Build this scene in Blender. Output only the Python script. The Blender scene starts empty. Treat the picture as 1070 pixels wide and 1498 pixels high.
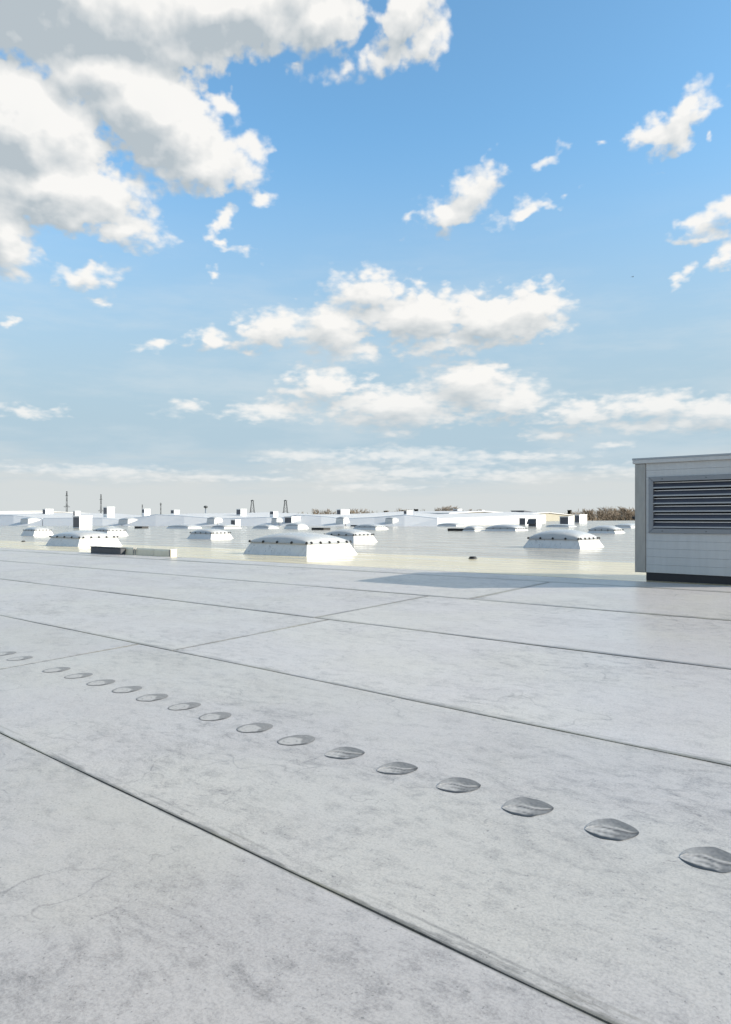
import bpy, bmesh, math, random
from mathutils import Vector, Matrix, noise as mnoise

# ------------------------------------------------------------------ scene, camera, sky, sun, exposure
scene = bpy.context.scene
COL = scene.collection
EYE = 11.0                       # camera height above the ground outside (m)
F, CX, HY = 1080.0, 535.0, 757.0  # focal length, centre column and horizon row of the photograph (px)
W0, H0 = 1070.0, 1498.0

cam_data = bpy.data.cameras.new('camera')
cam_data.sensor_fit = 'VERTICAL'
cam_data.sensor_height = 36.0
cam_data.lens = 36.0 * F / H0
cam_data.shift_y = (HY - H0 / 2) / H0
cam_data.clip_start = 0.05
cam_data.clip_end = 20000
cam = bpy.data.objects.new('camera', cam_data)
COL.objects.link(cam)
cam.location = (0, 0, EYE)
cam.rotation_euler = (math.radians(90), 0, 0)
scene.camera = cam

SUN_AZ, SUN_EL = math.radians(103), math.radians(24)   # clockwise from the viewing direction (+Y)
SKY_STRENGTH = 0.108
scene.view_settings.view_transform = 'Standard'
scene.view_settings.look = 'None'
scene.view_settings.gamma = 1
scene.view_settings.exposure = 0.62
scene.view_settings.use_curve_mapping = False
scene.render.engine = 'CYCLES'
scene.cycles.use_adaptive_sampling = True
scene.cycles.adaptive_threshold = 0.015
scene.cycles.use_denoising = True
scene.cycles.max_bounces = 5
scene.cycles.diffuse_bounces = 2
scene.cycles.glossy_bounces = 3
scene.cycles.transmission_bounces = 3
scene.cycles.sample_clamp_indirect = 4

sun_data = bpy.data.lights.new('sun', 'SUN')
sun_data.energy = 5.0
sun_data.angle = math.radians(0.5)
sun_data.color = (1.0, 0.93, 0.82)
sun = bpy.data.objects.new('sun', sun_data)
COL.objects.link(sun)
sdir = Vector((math.cos(SUN_EL) * math.sin(SUN_AZ), math.cos(SUN_EL) * math.cos(SUN_AZ), math.sin(SUN_EL)))
sun.rotation_euler = sdir.to_track_quat('Z', 'Y').to_euler()
sun.location = sdir * 50 + Vector((0, 0, EYE))


class NT:
    """tiny helper that adds shader nodes and links them"""
    def __init__(self, tree):
        self.t = tree
        tree.nodes.clear()

    def node(self, typ, ins=None, **props):
        n = self.t.nodes.new(typ)
        for k, v in props.items():
            setattr(n, k, v)
        for k, v in (ins or {}).items():
            self.put(n.inputs[k], v)
        return n

    def put(self, sock, v):
        if isinstance(v, bpy.types.NodeSocket):
            self.t.links.new(v, sock)
        elif isinstance(v, bpy.types.Node):
            self.t.links.new(v.outputs[0], sock)
        else:
            sock.default_value = v

    def m(self, op, a, b=None, c=None, clamp=False):
        n = self.t.nodes.new('ShaderNodeMath')
        n.operation = op
        n.use_clamp = clamp
        for i, v in enumerate((a, b, c)):
            if v is not None:
                self.put(n.inputs[i], v)
        return n.outputs[0]

    def vm(self, op, a, b=None, scale=None):
        n = self.t.nodes.new('ShaderNodeVectorMath')
        n.operation = op
        self.put(n.inputs[0], a)
        if b is not None:
            self.put(n.inputs[1], b)
        if scale is not None:
            self.put(n.inputs['Scale'], scale)
        return n.outputs['Value'] if op in ('LENGTH', 'DOT_PRODUCT') else n.outputs[0]

    def step(self, x, lo, hi, smooth=True):
        n = self.t.nodes.new('ShaderNodeMapRange')
        n.interpolation_type = 'SMOOTHSTEP' if smooth else 'LINEAR'
        self.put(n.inputs[0], x)
        n.inputs[1].default_value = lo
        n.inputs[2].default_value = hi
        return n.outputs[0]

    def mix(self, fac, a, b, blend='MIX'):
        n = self.t.nodes.new('ShaderNodeMix')
        n.data_type = 'RGBA'
        n.blend_type = blend
        self.put(n.inputs[0], fac)
        self.put(n.inputs[6], a)
        self.put(n.inputs[7], b)
        return n.outputs[2]

    def noise(self, vec, scale, detail=4, rough=0.5, dist=0.0, out=0, **kw):
        n = self.node('ShaderNodeTexNoise', {'Scale': scale, 'Detail': detail, 'Roughness': rough, 'Distortion': dist}, **kw)
        if vec is not None:
            self.put(n.inputs['Vector'], vec)
        return n.outputs[out]

    def xyz(self, x, y, z):
        return self.node('ShaderNodeCombineXYZ', {0: x, 1: y, 2: z}).outputs[0]


def sky_dir(px, py):
    """direction of a sky point as azimuth and elevation (rad)"""
    X, Z = (px - CX) / F, (HY - py) / F
    return math.atan(X), math.atan(Z / math.sqrt(1 + X * X))


# cumulus lobes: centre, half width, half height, tilt in degrees (positive = right end up)
LOBES = [
    # large bank overhead on the left
    (60, -30, 380, 130, 0), (330, 5, 210, 88, 8), (470, 25, 75, 52, 10), (600, 20, 65, 48, 40), (560, 84, 60, 17, 12), (628, 62, 26, 32, 0),
    (225, 165, 125, 85, -20), (300, 240, 80, 46, -10), (30, 185, 140, 95, 0), (80, 275, 145, 66, -4), (160, 110, 150, 60, 0),
    (175, 335, 60, 28, 0), (10, 345, 45, 62, 0),
    (322, 152, 24, 13, -20), (375, 212, 20, 14, -40), (385, 292, 16, 10, 20), (322, 325, 22, 12, 30), (355, 367, 20, 8, 0), (320, 353, 8, 8, 0),
    (315, 397, 9, 8, 0), (125, 404, 36, 15, 8), (433, 100, 8, 8, 0), (142, 440, 14, 7, 0), (15, 470, 10, 5, 0),
    # small clouds on the right
    (995, 185, 56, 32, 42), (948, 194, 34, 24, 10), (803, 230, 17, 9, 40), (877, 215, 9, 5, 0),
    (690, 285, 54, 27, 38), (655, 312, 42, 24, 10), (768, 308, 42, 10, 12), (602, 320, 8, 5, 0),
    (1050, 318, 50, 17, 12), (1020, 346, 30, 10, 5), (1065, 382, 24, 17, 20), (997, 403, 26, 12, 42), (1042, 198, 9, 5, 30),
    # middle cumulus
    (308, 498, 30, 15, 5), (395, 483, 75, 24, 14), (490, 480, 60, 34, 0), (548, 428, 62, 30, 5), (520, 515, 42, 13, 0), (365, 518, 14, 7, 0),
    (620, 462, 110, 40, 0), (725, 467, 100, 42, 6), (785, 447, 46, 36, 10), (660, 500, 90, 18, 0), (237, 502, 26, 7, 15),
    # lower cumulus
    (400, 600, 58, 14, 0), (480, 566, 70, 25, 5), (580, 592, 130, 27, 0), (690, 560, 66, 36, 0), (745, 588, 55, 28, -10), (600, 612, 190, 11, 0),
    (850, 605, 70, 20, 5), (955, 594, 90, 20, 3), (1050, 602, 70, 22, 0), (960, 622, 110, 10, 0), (805, 637, 36, 9, 5),
    # thin rows above the skyline
    (580, 666, 88, 10, 0), (440, 667, 50, 7, 0), (750, 669, 90, 8, 0), (610, 692, 130, 9, 0), (750, 695, 55, 8, 0),
    (35, 602, 52, 10, 0), (278, 593, 22, 6, -5), (893, 650, 24, 5, 5), (880, 684, 30, 5, 5), (580, 633, 22, 5, 0), (130, 688, 130, 7, 0), (330, 700, 110, 4, 0), (560, 712, 60, 4, 0), (1000, 690, 90, 6, 0),
]


def build_world():
    w = bpy.data.worlds.new('World')
    scene.world = w
    w.use_nodes = True
    w.cycles.sampling_method = 'MANUAL'
    w.cycles.sample_map_resolution = 512
    n = NT(w.node_tree)
    D = n.node('ShaderNodeTexCoord').outputs['Generated']
    sep = n.node('ShaderNodeSeparateXYZ', {0: D})
    az = n.m('ARCTAN2', sep.outputs[0], sep.outputs[1])
    el = n.m('ARCSINE', sep.outputs[2])
    sky = n.node('ShaderNodeTexSky', sky_type='NISHITA', sun_disc=False, sun_elevation=SUN_EL, sun_rotation=SUN_AZ,
                 altitude=200, air_density=1.0, dust_density=1.6, ozone_density=2.2).outputs[0]

    def field(daz, del_, after=None):
        """signed cloud field (> 0 inside clouds): with the fine edge noise, smooth, and bare"""
        a = n.m('ADD', az, daz)
        e = n.m('ADD', el, del_)
        q = n.xyz(a, n.m('MULTIPLY', n.m('SQRT', n.m('MAXIMUM', n.m('ADD', e, 0.02), 0.001)), 1.9), 3.7)
        calm = n.step(e, 0.04, 0.34)          # far clouds near the horizon are small and flat
        wa = n.noise(q, 24, 3, 0.5, out=1, noise_dimensions='2D')
        warp = n.vm('SCALE', n.vm('SUBTRACT', wa, (0.5, 0.5, 0.5)), scale=n.m('MULTIPLY_ADD', calm, 0.021, 0.007))
        p = n.vm('ADD', n.xyz(a, e, 0), warp)
        psep = n.node('ShaderNodeSeparateXYZ', {0: p})
        px_, pe_ = psep.outputs[0], psep.outputs[1]
        best = None
        turns = (0, 12, 40, -20)
        for turn in turns:
            group = [l for l in LOBES if min(turns, key=lambda t: abs(t - l[4])) == turn and (after is None or min(l[2], l[3]) >= 15)]
            ct, st = math.cos(math.radians(turn)), math.sin(math.radians(turn))
            ra = n.m('MULTIPLY_ADD', px_, ct, n.m('MULTIPLY', pe_, st)) if turn else px_
            re = n.m('MULTIPLY_ADD', pe_, ct, n.m('MULTIPLY', px_, -st)) if turn else pe_
            for i, (x, y, rx, ry, rot) in enumerate(group):
                if i % 8 == 0:   # the third component only carries the order of evaluation
                    pv = n.xyz(ra, re, best if best is not None else (after if after is not None else 0.0))
                a0, e0 = sky_dir(x, y)
                X = (x - CX) / F
                kx = rx / (F * (1 + X * X))
                ke = ry * math.cos(e0) ** 2 / (F * math.sqrt(1 + X * X))
                s = max(min(rx, ry), math.sqrt(min(rx, ry) * 22.0)) / F
                a1, e1 = a0 * ct + e0 * st, e0 * ct - a0 * st
                v = n.t.nodes.new('ShaderNodeVectorMath')
                v.operation = 'MULTIPLY_ADD'
                n.put(v.inputs[0], pv)
                v.inputs[1].default_value = (1 / kx, 1 / ke, 1e-7)
                v.inputs[2].default_value = (-a1 / kx, -e1 / ke, 0)
                d = n.m('MULTIPLY_ADD', n.vm('LENGTH', v.outputs[0]), s, -s)
                best = d if best is None else n.m('SMOOTH_MIN', best, d, 0.012)
        f2 = n.noise(q, 30, 2.5, 0.5, noise_dimensions='2D')
        puff = n.node('ShaderNodeTexVoronoi', {'Vector': n.vm('ADD', q, n.vm('SCALE', wa, scale=0.03)), 'Scale': 48}, feature='F1', voronoi_dimensions='2D').outputs['Distance']
        nz = n.m('ADD', n.m('MULTIPLY', n.m('SUBTRACT', f2, 0.5), 0.030), n.m('MULTIPLY', n.m('SUBTRACT', 0.42, puff), 0.015))
        nz = n.m('MULTIPLY', nz, n.m('MULTIPLY_ADD', calm, 0.45, 0.55))
        # away from the view the broken cumulus goes on, its cover raised to whiten the ambient light
        back = n.noise(n.vm('MULTIPLY', D, (1, 1, 1.7)), 3.2, 4, 0.55)
        gen = n.m('MULTIPLY', n.m('SUBTRACT', back, 0.52), 0.35)
        out_v = n.m('MAXIMUM', n.step(n.m('ABSOLUTE', a), 0.50, 0.72), n.step(e, 0.64, 0.85))
        base = n.m('MULTIPLY', best, -1.0)
        base = n.m('ADD', n.m('MULTIPLY', n.m('MAXIMUM', base, -0.2), n.m('SUBTRACT', 1.0, out_v)), n.m('MULTIPLY', gen, out_v))
        return q, n.m('ADD', base, nz), base

    q0, d0, b0 = field(0.0, 0.0)
    q1, d1, b1 = field(0.010, 0.020, d0)
    fine = n.noise(q0, 60, 8, 0.6, noise_dimensions='2D')
    df = n.m('MULTIPLY_ADD', n.m('SUBTRACT', fine, 0.5), n.m('MULTIPLY_ADD', n.step(el, 0.04, 0.34), 0.000, 0.016), d0)
    soft = n.noise(q0, 9, 1, 0.5, noise_dimensions='2D')            # some edges crisp, some wispy
    alpha = n.node('ShaderNodeMapRange', {0: df, 1: n.m('MULTIPLY_ADD', n.step(soft, 0.35, 0.7), -0.010, -0.004), 2: 0.014}, interpolation_type='SMOOTHSTEP').outputs[0]
    # light: brighter where the cloud thins towards the sun, greyer underneath and where it is thick
    grad = n.m('ADD', n.m('SUBTRACT', d0, d1), n.m('SUBTRACT', b0, b1))
    lit = n.m('MULTIPLY_ADD', grad, 12.5, n.m('MULTIPLY_ADD', n.m('SUBTRACT', fine, 0.5), 0.22, 0.62), clamp=True)
    thick = n.step(b0, 0.045, 0.19)
    lit = n.m('SUBTRACT', lit, n.m('MULTIPLY', thick, 0.36), clamp=True)
    col = n.mix(lit, (2.95, 3.3, 3.52, 1), (5.85, 5.75, 5.55, 1))
    # thin high veil and the pale haze bank low over the skyline
    veil_n = n.noise(n.xyz(n.m('MULTIPLY', az, 2.0), n.m('MULTIPLY', el, 9.0), 1.0), 2.2, 6, 0.6, noise_dimensions='2D')
    band = n.m('MULTIPLY', n.step(el, 0.0, 0.10), n.m('SUBTRACT', 1.0, n.step(el, 0.18, 0.42)))
    veil = n.m('MULTIPLY', n.m('MULTIPLY', n.step(veil_n, 0.38, 0.75), 0.30), band)
    low_n = n.noise(n.xyz(n.m('MULTIPLY', az, 2.0), n.m('MULTIPLY', el, 16.0), 7.0), 2.5, 5, 0.6, noise_dimensions='2D')
    edge = n.m('ADD', el, n.m('MULTIPLY', n.m('SUBTRACT', low_n, 0.5), -0.07))
    low = n.m('MULTIPLY', n.m('SUBTRACT', 1.0, n.step(edge, 0.03, 0.095)), 0.88)
    haze = n.m('SUBTRACT', 1.0, n.step(el, 0.08, 0.50))
    SK = n.mix(1.0, sky, n.mix(n.step(el, 0.0, 0.5), (1.1, 1.2, 1.2, 1), (1.24, 1.70, 1.72, 1)), 'MULTIPLY')
    SK = n.mix(haze, SK, (2.75, 3.65, 4.25, 1))
    SK = n.mix(veil, SK, (4.6, 4.9, 5.0, 1))
    SK = n.mix(low, SK, (4.2, 4.35, 4.3, 1))
    fin = n.mix(n.m('MULTIPLY', alpha, n.m('MULTIPLY_ADD', n.step(el, 0.02, 0.20), 0.42, 0.55)), SK, col)
    bg = n.node('ShaderNodeBackground', {'Color': fin, 'Strength': SKY_STRENGTH})
    out = n.node('ShaderNodeOutputWorld', {'Surface': bg.outputs[0]})


build_world()

# ------------------------------------------------------------------ site geometry: u runs along the sheets, v across them
U = Vector((-0.73599, 0.67699, 0))
V = Vector((0.67699, 0.73599, 0))
ROT = math.atan2(-0.67699, 0.73599)      # local x = -u, local y = v
R = random.Random(7)


def level(v):
    if v < 10.1:
        return -1.25 + 0.039 * v
    if v < 15.1:
        return -0.856 - 0.009 * (v - 10.1)
    return -0.901 + 0.0067 * (v - 15.1)


def roof_z(u, v):
    return EYE + level(v) - 0.0069 * u


def at_uv(u, v, dz=0.0):
    p = U * u + V * v
    return Vector((p.x, p.y, roof_z(u, v) + dz))


def on_roof(px, py):
    """where the sight line through a photo point meets the roof: world point, u, v"""
    X, Z = (px - CX) / F, (HY - py) / F
    y, step = 0.5, 0.5
    while y < 400:
        u, v = y * (X * U.x + U.y), y * (X * V.x + V.y)
        if EYE + Z * y <= roof_z(u, v):
            if step < 0.002:
                break
            y -= step
            step *= 0.25
        y += step
    return Vector((X * y, y, roof_z(u, v))), u, v


def at_depth(px, py, y):
    return Vector(((px - CX) / F * y, y, EYE + (HY - py) / F * y))


# ------------------------------------------------------------------ mesh helpers
class MB:
    def __init__(self):
        self.v, self.f, self.sm = [], [], []

    def add(self, verts, faces, smooth=False):
        o = len(self.v)
        self.v += [tuple(p) for p in verts]
        self.f += [tuple(i + o for i in f) for f in faces]
        self.sm += [smooth] * len(faces)
        return self

    def box(self, x0, x1, y0, y1, z0, z1):
        return self.add([(x0, y0, z0), (x1, y0, z0), (x1, y1, z0), (x0, y1, z0), (x0, y0, z1), (x1, y0, z1), (x1, y1, z1), (x0, y1, z1)],
                        [(0, 3, 2, 1), (4, 5, 6, 7), (0, 1, 5, 4), (1, 2, 6, 5), (2, 3, 7, 6), (3, 0, 4, 7)])

    def frustum(self, b, t, z0, z1, cap=True):
        """b and t are (x0, x1, y0, y1)"""
        vs = [(b[0], b[2], z0), (b[1], b[2], z0), (b[1], b[3], z0), (b[0], b[3], z0), (t[0], t[2], z1), (t[1], t[2], z1), (t[1], t[3], z1), (t[0], t[3], z1)]
        fs = [(0, 1, 5, 4), (1, 2, 6, 5), (2, 3, 7, 6), (3, 0, 4, 7)] + ([(4, 5, 6, 7), (0, 3, 2, 1)] if cap else [])
        return self.add(vs, fs)

    def tube(self, a, b, r0, r1, n=6, smooth=True):
        a, b = Vector(a), Vector(b)
        d = (b - a)
        if d.length < 1e-6:
            return self
        d.normalize()
        s = d.orthogonal().normalized()
        t = d.cross(s)
        vs = []
        for c, r in ((a, r0), (b, r1)):
            for k in range(n):
                w = 2 * math.pi * k / n
                vs.append(c + (s * math.cos(w) + t * math.sin(w)) * r)
        fs = [(k, (k + 1) % n, n + (k + 1) % n, n + k) for k in range(n)]
        fs += [tuple(range(n))[::-1], tuple(range(n, 2 * n))]
        return self.add(vs, fs, smooth)

    def mesh(self, name, mat=None, bevel=0.0):
        me = bpy.data.meshes.new(name)
        me.from_pydata(self.v, [], self.f)
        me.polygons.foreach_set('use_smooth', self.sm)
        if bevel:
            bm = bmesh.new()
            bm.from_mesh(me)
            bmesh.ops.bevel(bm, geom=bm.edges[:], offset=bevel, segments=1, affect='EDGES', clamp_overlap=True)
            bm.to_mesh(me)
            bm.free()
        me.update()
        if mat:
            me.materials.append(mat)
        return me


def link(name, me, parent=None, loc=(0, 0, 0), rz=0.0):
    o = bpy.data.objects.new(name, me)
    COL.objects.link(o)
    o.parent = parent
    o.location = loc
    o.rotation_euler = (0, 0, rz)
    return o


def thing(name, label, cat, loc, rz=ROT, group=None):
    o = link(name, None, None, loc, rz)
    o.empty_display_size = 0.2
    o['label'], o['category'] = label, cat
    if group:
        o['group'] = group
    return o


def tag(o, label, cat, group=None):
    o['label'], o['category'] = label, cat
    if group:
        o['group'] = group
    return o


# ------------------------------------------------------------------ materials
MAT = {}


def material(name):
    m = bpy.data.materials.new(name)
    m.use_nodes = True
    n = NT(m.node_tree)
    bs = n.node('ShaderNodeBsdfPrincipled')
    n.node('ShaderNodeOutputMaterial', {'Surface': bs.outputs[0]})
    MAT[name] = m
    return n, bs


def simple(name, col, rough=0.5, metal=0.0, spot=0.12, scale=6.0, stretch=(1, 1, 1), bump=0.0, spec=0.5):
    n, bs = material(name)
    tc = n.node('ShaderNodeTexCoord').outputs['Object']
    q = n.vm('MULTIPLY', tc, stretch)
    z = n.noise(q, scale, 6, 0.6)
    f = n.m('MULTIPLY_ADD', n.m('SUBTRACT', z, 0.5), spot * 2.5, 1.0)
    c = n.vm('SCALE', (col[0], col[1], col[2]), scale=f)
    n.put(bs.inputs['Base Color'], c)
    n.put(bs.inputs['Roughness'], n.m('MULTIPLY_ADD', n.noise(q, scale * 2.3, 4, 0.6), 0.25, rough - 0.125))
    bs.inputs['Metallic'].default_value = metal
    bs.inputs['Specular IOR Level'].default_value = spec
    if bump:
        b = n.node('ShaderNodeBump', {'Height': n.noise(q, scale * 6, 5, 0.6), 'Strength': bump, 'Distance': 0.01})
        n.put(bs.inputs['Normal'], b.outputs[0])
    return MAT[name]


def membrane_material():
    """pale trodden roofing membrane: mottled, marble-like dirt veins, scuffs, grime along the laps"""
    n, bs = material('membrane')
    uv = n.node('ShaderNodeUVMap', uv_map='uv').outputs[0]
    ed = n.node('ShaderNodeUVMap', uv_map='edge').outputs[0]
    es = n.node('ShaderNodeSeparateXYZ', {0: ed})
    info = n.node('ShaderNodeObjectInfo').outputs['Random']
    p = n.vm('ADD', uv, n.xyz(0.0, 0.0, n.m('MULTIPLY', info, 40.0)))
    # broad clouds of dirt, drawn out along the foot traffic
    warp = n.vm('SCALE', n.vm('SUBTRACT', n.noise(p, 1.3, 4, 0.6, out=1), (0.5, 0.5, 0.5)), scale=0.30)
    pw = n.vm('ADD', p, warp)
    ps = n.vm('MULTIPLY', pw, (0.75, 1.5, 1.0))
    broad = n.noise(ps, 1.7, 7, 0.62)
    mid = n.noise(n.vm('MULTIPLY', pw, (1.0, 1.9, 1.0)), 7.5, 9, 0.74)
    fine = n.noise(p, 120, 4, 0.7)
    grain = n.noise(n.vm('MULTIPLY', p, (1.0, 1.6, 1.0)), 45, 4, 0.7)
    # veins: thin lines where a warped noise crosses its middle, broken up by a second noise
    def veins(scale, width, lo, hi, off):
        a = n.noise(n.vm('ADD', pw, (off, off * 0.7, 0)), scale, 3, 0.5, 0.2)
        line = n.m('SUBTRACT', 1.0, n.step(n.m('ABSOLUTE', n.m('SUBTRACT', a, 0.5)), 0.0, width))
        return n.m('MULTIPLY', line, n.step(n.noise(n.vm('ADD', p, (off, 3.1, 1)), scale * 0.9, 4, 0.6), lo, hi))
    v1 = veins(0.8, 0.0030, 0.47, 0.56, 0.0)
    v2 = veins(2.3, 0.006, 0.54, 0.62, 5.3)
    # short dark scuffs
    sc = n.noise(n.vm('MULTIPLY', n.vm('ADD', pw, (9, 2, 0)), (3.0, 11.0, 1.0)), 3.0, 6, 0.7)
    scuff = n.m('MULTIPLY', n.step(sc, 0.585, 0.70), n.step(n.noise(p, 0.9, 3, 0.5), 0.46, 0.66))
    dark = n.m('ADD', n.m('MULTIPLY', n.step(broad, 0.38, 0.75), 0.16), n.m('MULTIPLY', n.step(mid, 0.44, 0.74), 0.48))
    worn = n.m('MULTIPLY_ADD', n.step(n.noise(p, 0.6, 3, 0.5), 0.36, 0.64), 0.70, 0.55)     # trodden areas and clean ones
    dark = n.m('MULTIPLY', dark, worn)
    dark = n.m('ADD', dark, n.m('MULTIPLY', v1, 0.34))
    dark = n.m('ADD', dark, n.m('MULTIPLY', v2, 0.30))
    dark = n.m('ADD', dark, n.m('ADD', n.m('MULTIPLY', scuff, 0.62), n.m('MULTIPLY', n.step(n.noise(p, 70, 2, 0.5), 0.66, 0.74), 0.45)))
    dark = n.m('ADD', dark, n.m('MULTIPLY', n.m('SUBTRACT', fine, 0.46), 1.25))
    dark = n.m('ADD', dark, n.m('MULTIPLY', n.m('SUBTRACT', grain, 0.48), 0.7), clamp=True)
    hue = n.noise(p, 0.8, 3, 0.5)
    light_c = n.mix(n.step(hue, 0.38, 0.64), (0.41, 0.384, 0.368, 1), (0.42, 0.396, 0.362, 1))
    c = n.mix(dark, light_c, (0.125, 0.118, 0.115, 1))
    # grime that washes up against the laps (lower edge wide, upper edge narrow)
    gn = n.noise(n.vm('MULTIPLY', uv, (1.0, 6.0, 1.0)), 3.0, 7, 0.7)
    gw = n.m('MULTIPLY', n.step(gn, 0.42, 0.70), 0.065)
    g1 = n.m('SUBTRACT', 1.0, n.node('ShaderNodeMapRange', {0: es.outputs[0], 1: 0.0, 2: n.m('ADD', gw, n.node('ShaderNodeObjectInfo').outputs['Alpha'])}, interpolation_type='SMOOTHSTEP').outputs[0])
    g2 = n.m('SUBTRACT', 1.0, n.node('ShaderNodeMapRange', {0: es.outputs[1], 1: 0.0, 2: n.m('MULTIPLY_ADD', gw, 0.25, 0.008)}, interpolation_type='SMOOTHSTEP').outputs[0])
    grime = n.m('MULTIPLY', n.m('MAXIMUM', g1, g2), n.m('MULTIPLY_ADD', n.noise(uv, 22, 5, 0.7), 0.8, 0.45), clamp=True)
    weld = n.m('MULTIPLY', n.m('SUBTRACT', 1.0, n.step(n.m('ABSOLUTE', n.m('SUBTRACT', n.m('MULTIPLY_ADD', n.noise(uv, 5, 3, 0.5), 0.02, es.outputs[0]), 0.058)), 0.002, 0.009)), n.step(n.noise(uv, 2.6, 4, 0.6), 0.42, 0.62))
    grime = n.m('MAXIMUM', grime, n.m('MULTIPLY', weld, 0.45))
    c = n.mix(grime, c, n.mix(n.step(n.noise(uv, 2.1, 3, 0.5), 0.4, 0.62), (0.105, 0.10, 0.092, 1), (0.155, 0.145, 0.11, 1)))
    tone = n.node('ShaderNodeObjectInfo').outputs['Color']          # tone per sheet: lighter farther off, varied at random
    c = n.mix(1.0, c, tone, 'MULTIPLY')
    n.put(bs.inputs['Base Color'], c)
    n.put(bs.inputs['Roughness'], n.m('MULTIPLY_ADD', broad, 0.22, 0.24))
    bs.inputs['Specular IOR Level'].default_value = 0.6
    h = n.m('ADD', n.m('MULTIPLY', fine, 0.35), n.m('MULTIPLY', n.noise(p, 5, 3, 0.5), 2.0))
    b = n.node('ShaderNodeBump', {'Height': h, 'Strength': 0.35, 'Distance': 0.004})
    n.put(bs.inputs['Normal'], b.outputs[0])
    return MAT['membrane']


def wet_material():
    """the flatter roof past the fold: rain-wet membrane, cream silt in the gutter strip, seams as faint dirt lines"""
    n, bs = material('wet_membrane')
    uv = n.node('ShaderNodeUVMap', uv_map='uv').outputs[0]
    s = n.node('ShaderNodeSeparateXYZ', {0: uv})
    u, v = s.outputs[0], s.outputs[1]
    w = n.noise(n.vm('MULTIPLY', uv, (0.15, 1, 1)), 0.7, 4, 0.6)
    vv = n.m('MULTIPLY_ADD', n.m('SUBTRACT', w, 0.5), 0.9, v)
    silt = n.m('SUBTRACT', 1.0, n.step(vv, 14.9, 15.5))
    mot = n.noise(n.vm('MULTIPLY', uv, (0.25, 1.2, 1)), 1.0, 7, 0.65)
    dry = n.mix(n.step(mot, 0.3, 0.75), (0.41, 0.36, 0.29, 1), (0.30, 0.265, 0.215, 1))
    c = n.mix(silt, dry, n.mix(n.step(mot, 0.35, 0.75), (0.60, 0.505, 0.325, 1), (0.51, 0.43, 0.265, 1)))
    # sheet laps every 1.94 m and the tide line of the gutter
    ph = n.m('ABSOLUTE', n.m('SUBTRACT', n.m('FRACT', n.m('DIVIDE', n.m('ADD', v, 0.25), 0.97)), 0.5))
    seam = n.m('MULTIPLY', n.m('SUBTRACT', 1.0, n.step(ph, 0.0, 0.055)), n.step(v, 15.3, 15.6))
    seam = n.m('MULTIPLY', seam, n.step(n.noise(n.vm('MULTIPLY', uv, (0.12, 1, 1)), 1.1, 4, 0.6), 0.32, 0.55))
    tide = n.m('MULTIPLY', n.m('SUBTRACT', 1.0, n.step(n.m('ABSOLUTE', n.m('SUBTRACT', vv, 15.15)), 0.0, 0.22)), 0.55)
    c = n.mix(n.m('MULTIPLY', n.m('MAXIMUM', seam, tide), 0.85), c, (0.24, 0.235, 0.21, 1))
    n.put(bs.inputs['Base Color'], c)
    rn = n.noise(n.vm('MULTIPLY', uv, (0.3, 1, 1)), 1.4, 5, 0.6)
    n.put(bs.inputs['Roughness'], n.m('MULTIPLY_ADD', n.step(rn, 0.35, 0.7), 0.14, 0.135))
    bs.inputs['Specular IOR Level'].default_value = 0.38
    b = n.node('ShaderNodeBump', {'Height': n.noise(uv, 3.5, 4, 0.55), 'Strength': 0.035, 'Distance': 0.002})
    n.put(bs.inputs['Normal'], b.outputs[0])
    return MAT['wet_membrane']


membrane_material()
wet_material()
simple('deck_dirt', (0.05, 0.047, 0.042), 0.9)
simple('white_paint', (0.78, 0.78, 0.77), 0.38, spot=0.05, scale=3)
def curb_material():
    n, bs = material('curb_white')
    tc = n.node('ShaderNodeTexCoord').outputs['Object']
    z = n.node('ShaderNodeSeparateXYZ', {0: tc}).outputs[2]
    run = n.noise(n.vm('MULTIPLY', tc, (1, 1, 0.3)), 7, 5, 0.65)
    fleck = n.m('MULTIPLY', n.step(n.noise(tc, 13, 3, 0.6), 0.62, 0.70), n.step(n.noise(tc, 1.6, 2, 0.5), 0.45, 0.6))
    c = n.mix(n.step(run, 0.45, 0.85), (0.64, 0.625, 0.60, 1), (0.42, 0.41, 0.39, 1))
    c = n.mix(n.m('MULTIPLY', fleck, 0.8), c, (0.12, 0.12, 0.12, 1))
    n.put(bs.inputs['Base Color'], c)
    bs.inputs['Roughness'].default_value = 0.42


curb_material()
simple('panel_white', (0.52, 0.52, 0.51), 0.42, spot=0.10, scale=6, stretch=(2.2, 1, 0.35), bump=0.08)
simple('grey_metal', (0.36, 0.38, 0.40), 0.36, metal=0.55, spot=0.10, scale=7, stretch=(1, 1, 0.3))
simple('zinc', (0.36, 0.35, 0.33), 0.42, metal=0.6, spot=0.20, scale=9, stretch=(2, 2, 0.5))
simple('frame_grey', (0.25, 0.26, 0.275), 0.40, metal=0.3, spot=0.06)
simple('blade_grey', (0.38, 0.39, 0.40), 0.34, metal=0.35, spot=0.06)
simple('blade_shade', (0.075, 0.08, 0.10), 0.45, metal=0.2, spot=0.08)
simple('dark_void', (0.03, 0.033, 0.042), 0.8)
simple('plinth_black', (0.022, 0.022, 0.026), 0.65, spot=0.15, bump=0.15)
simple('black_rubber', (0.012, 0.012, 0.013), 0.55)
simple('charcoal', (0.055, 0.058, 0.066), 0.5, spot=0.15, scale=12)
simple('louvre_dark', (0.10, 0.105, 0.125), 0.45, spot=0.1)
simple('beige_cover', (0.74, 0.66, 0.50), 0.55, spot=0.14, scale=5)
simple('dome_acrylic', (0.42, 0.415, 0.40), 0.24, spot=0.16, scale=3.5, spec=0.6)
simple('hall_white', (0.52, 0.51, 0.50), 0.55, spot=0.05, scale=0.6)
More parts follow.
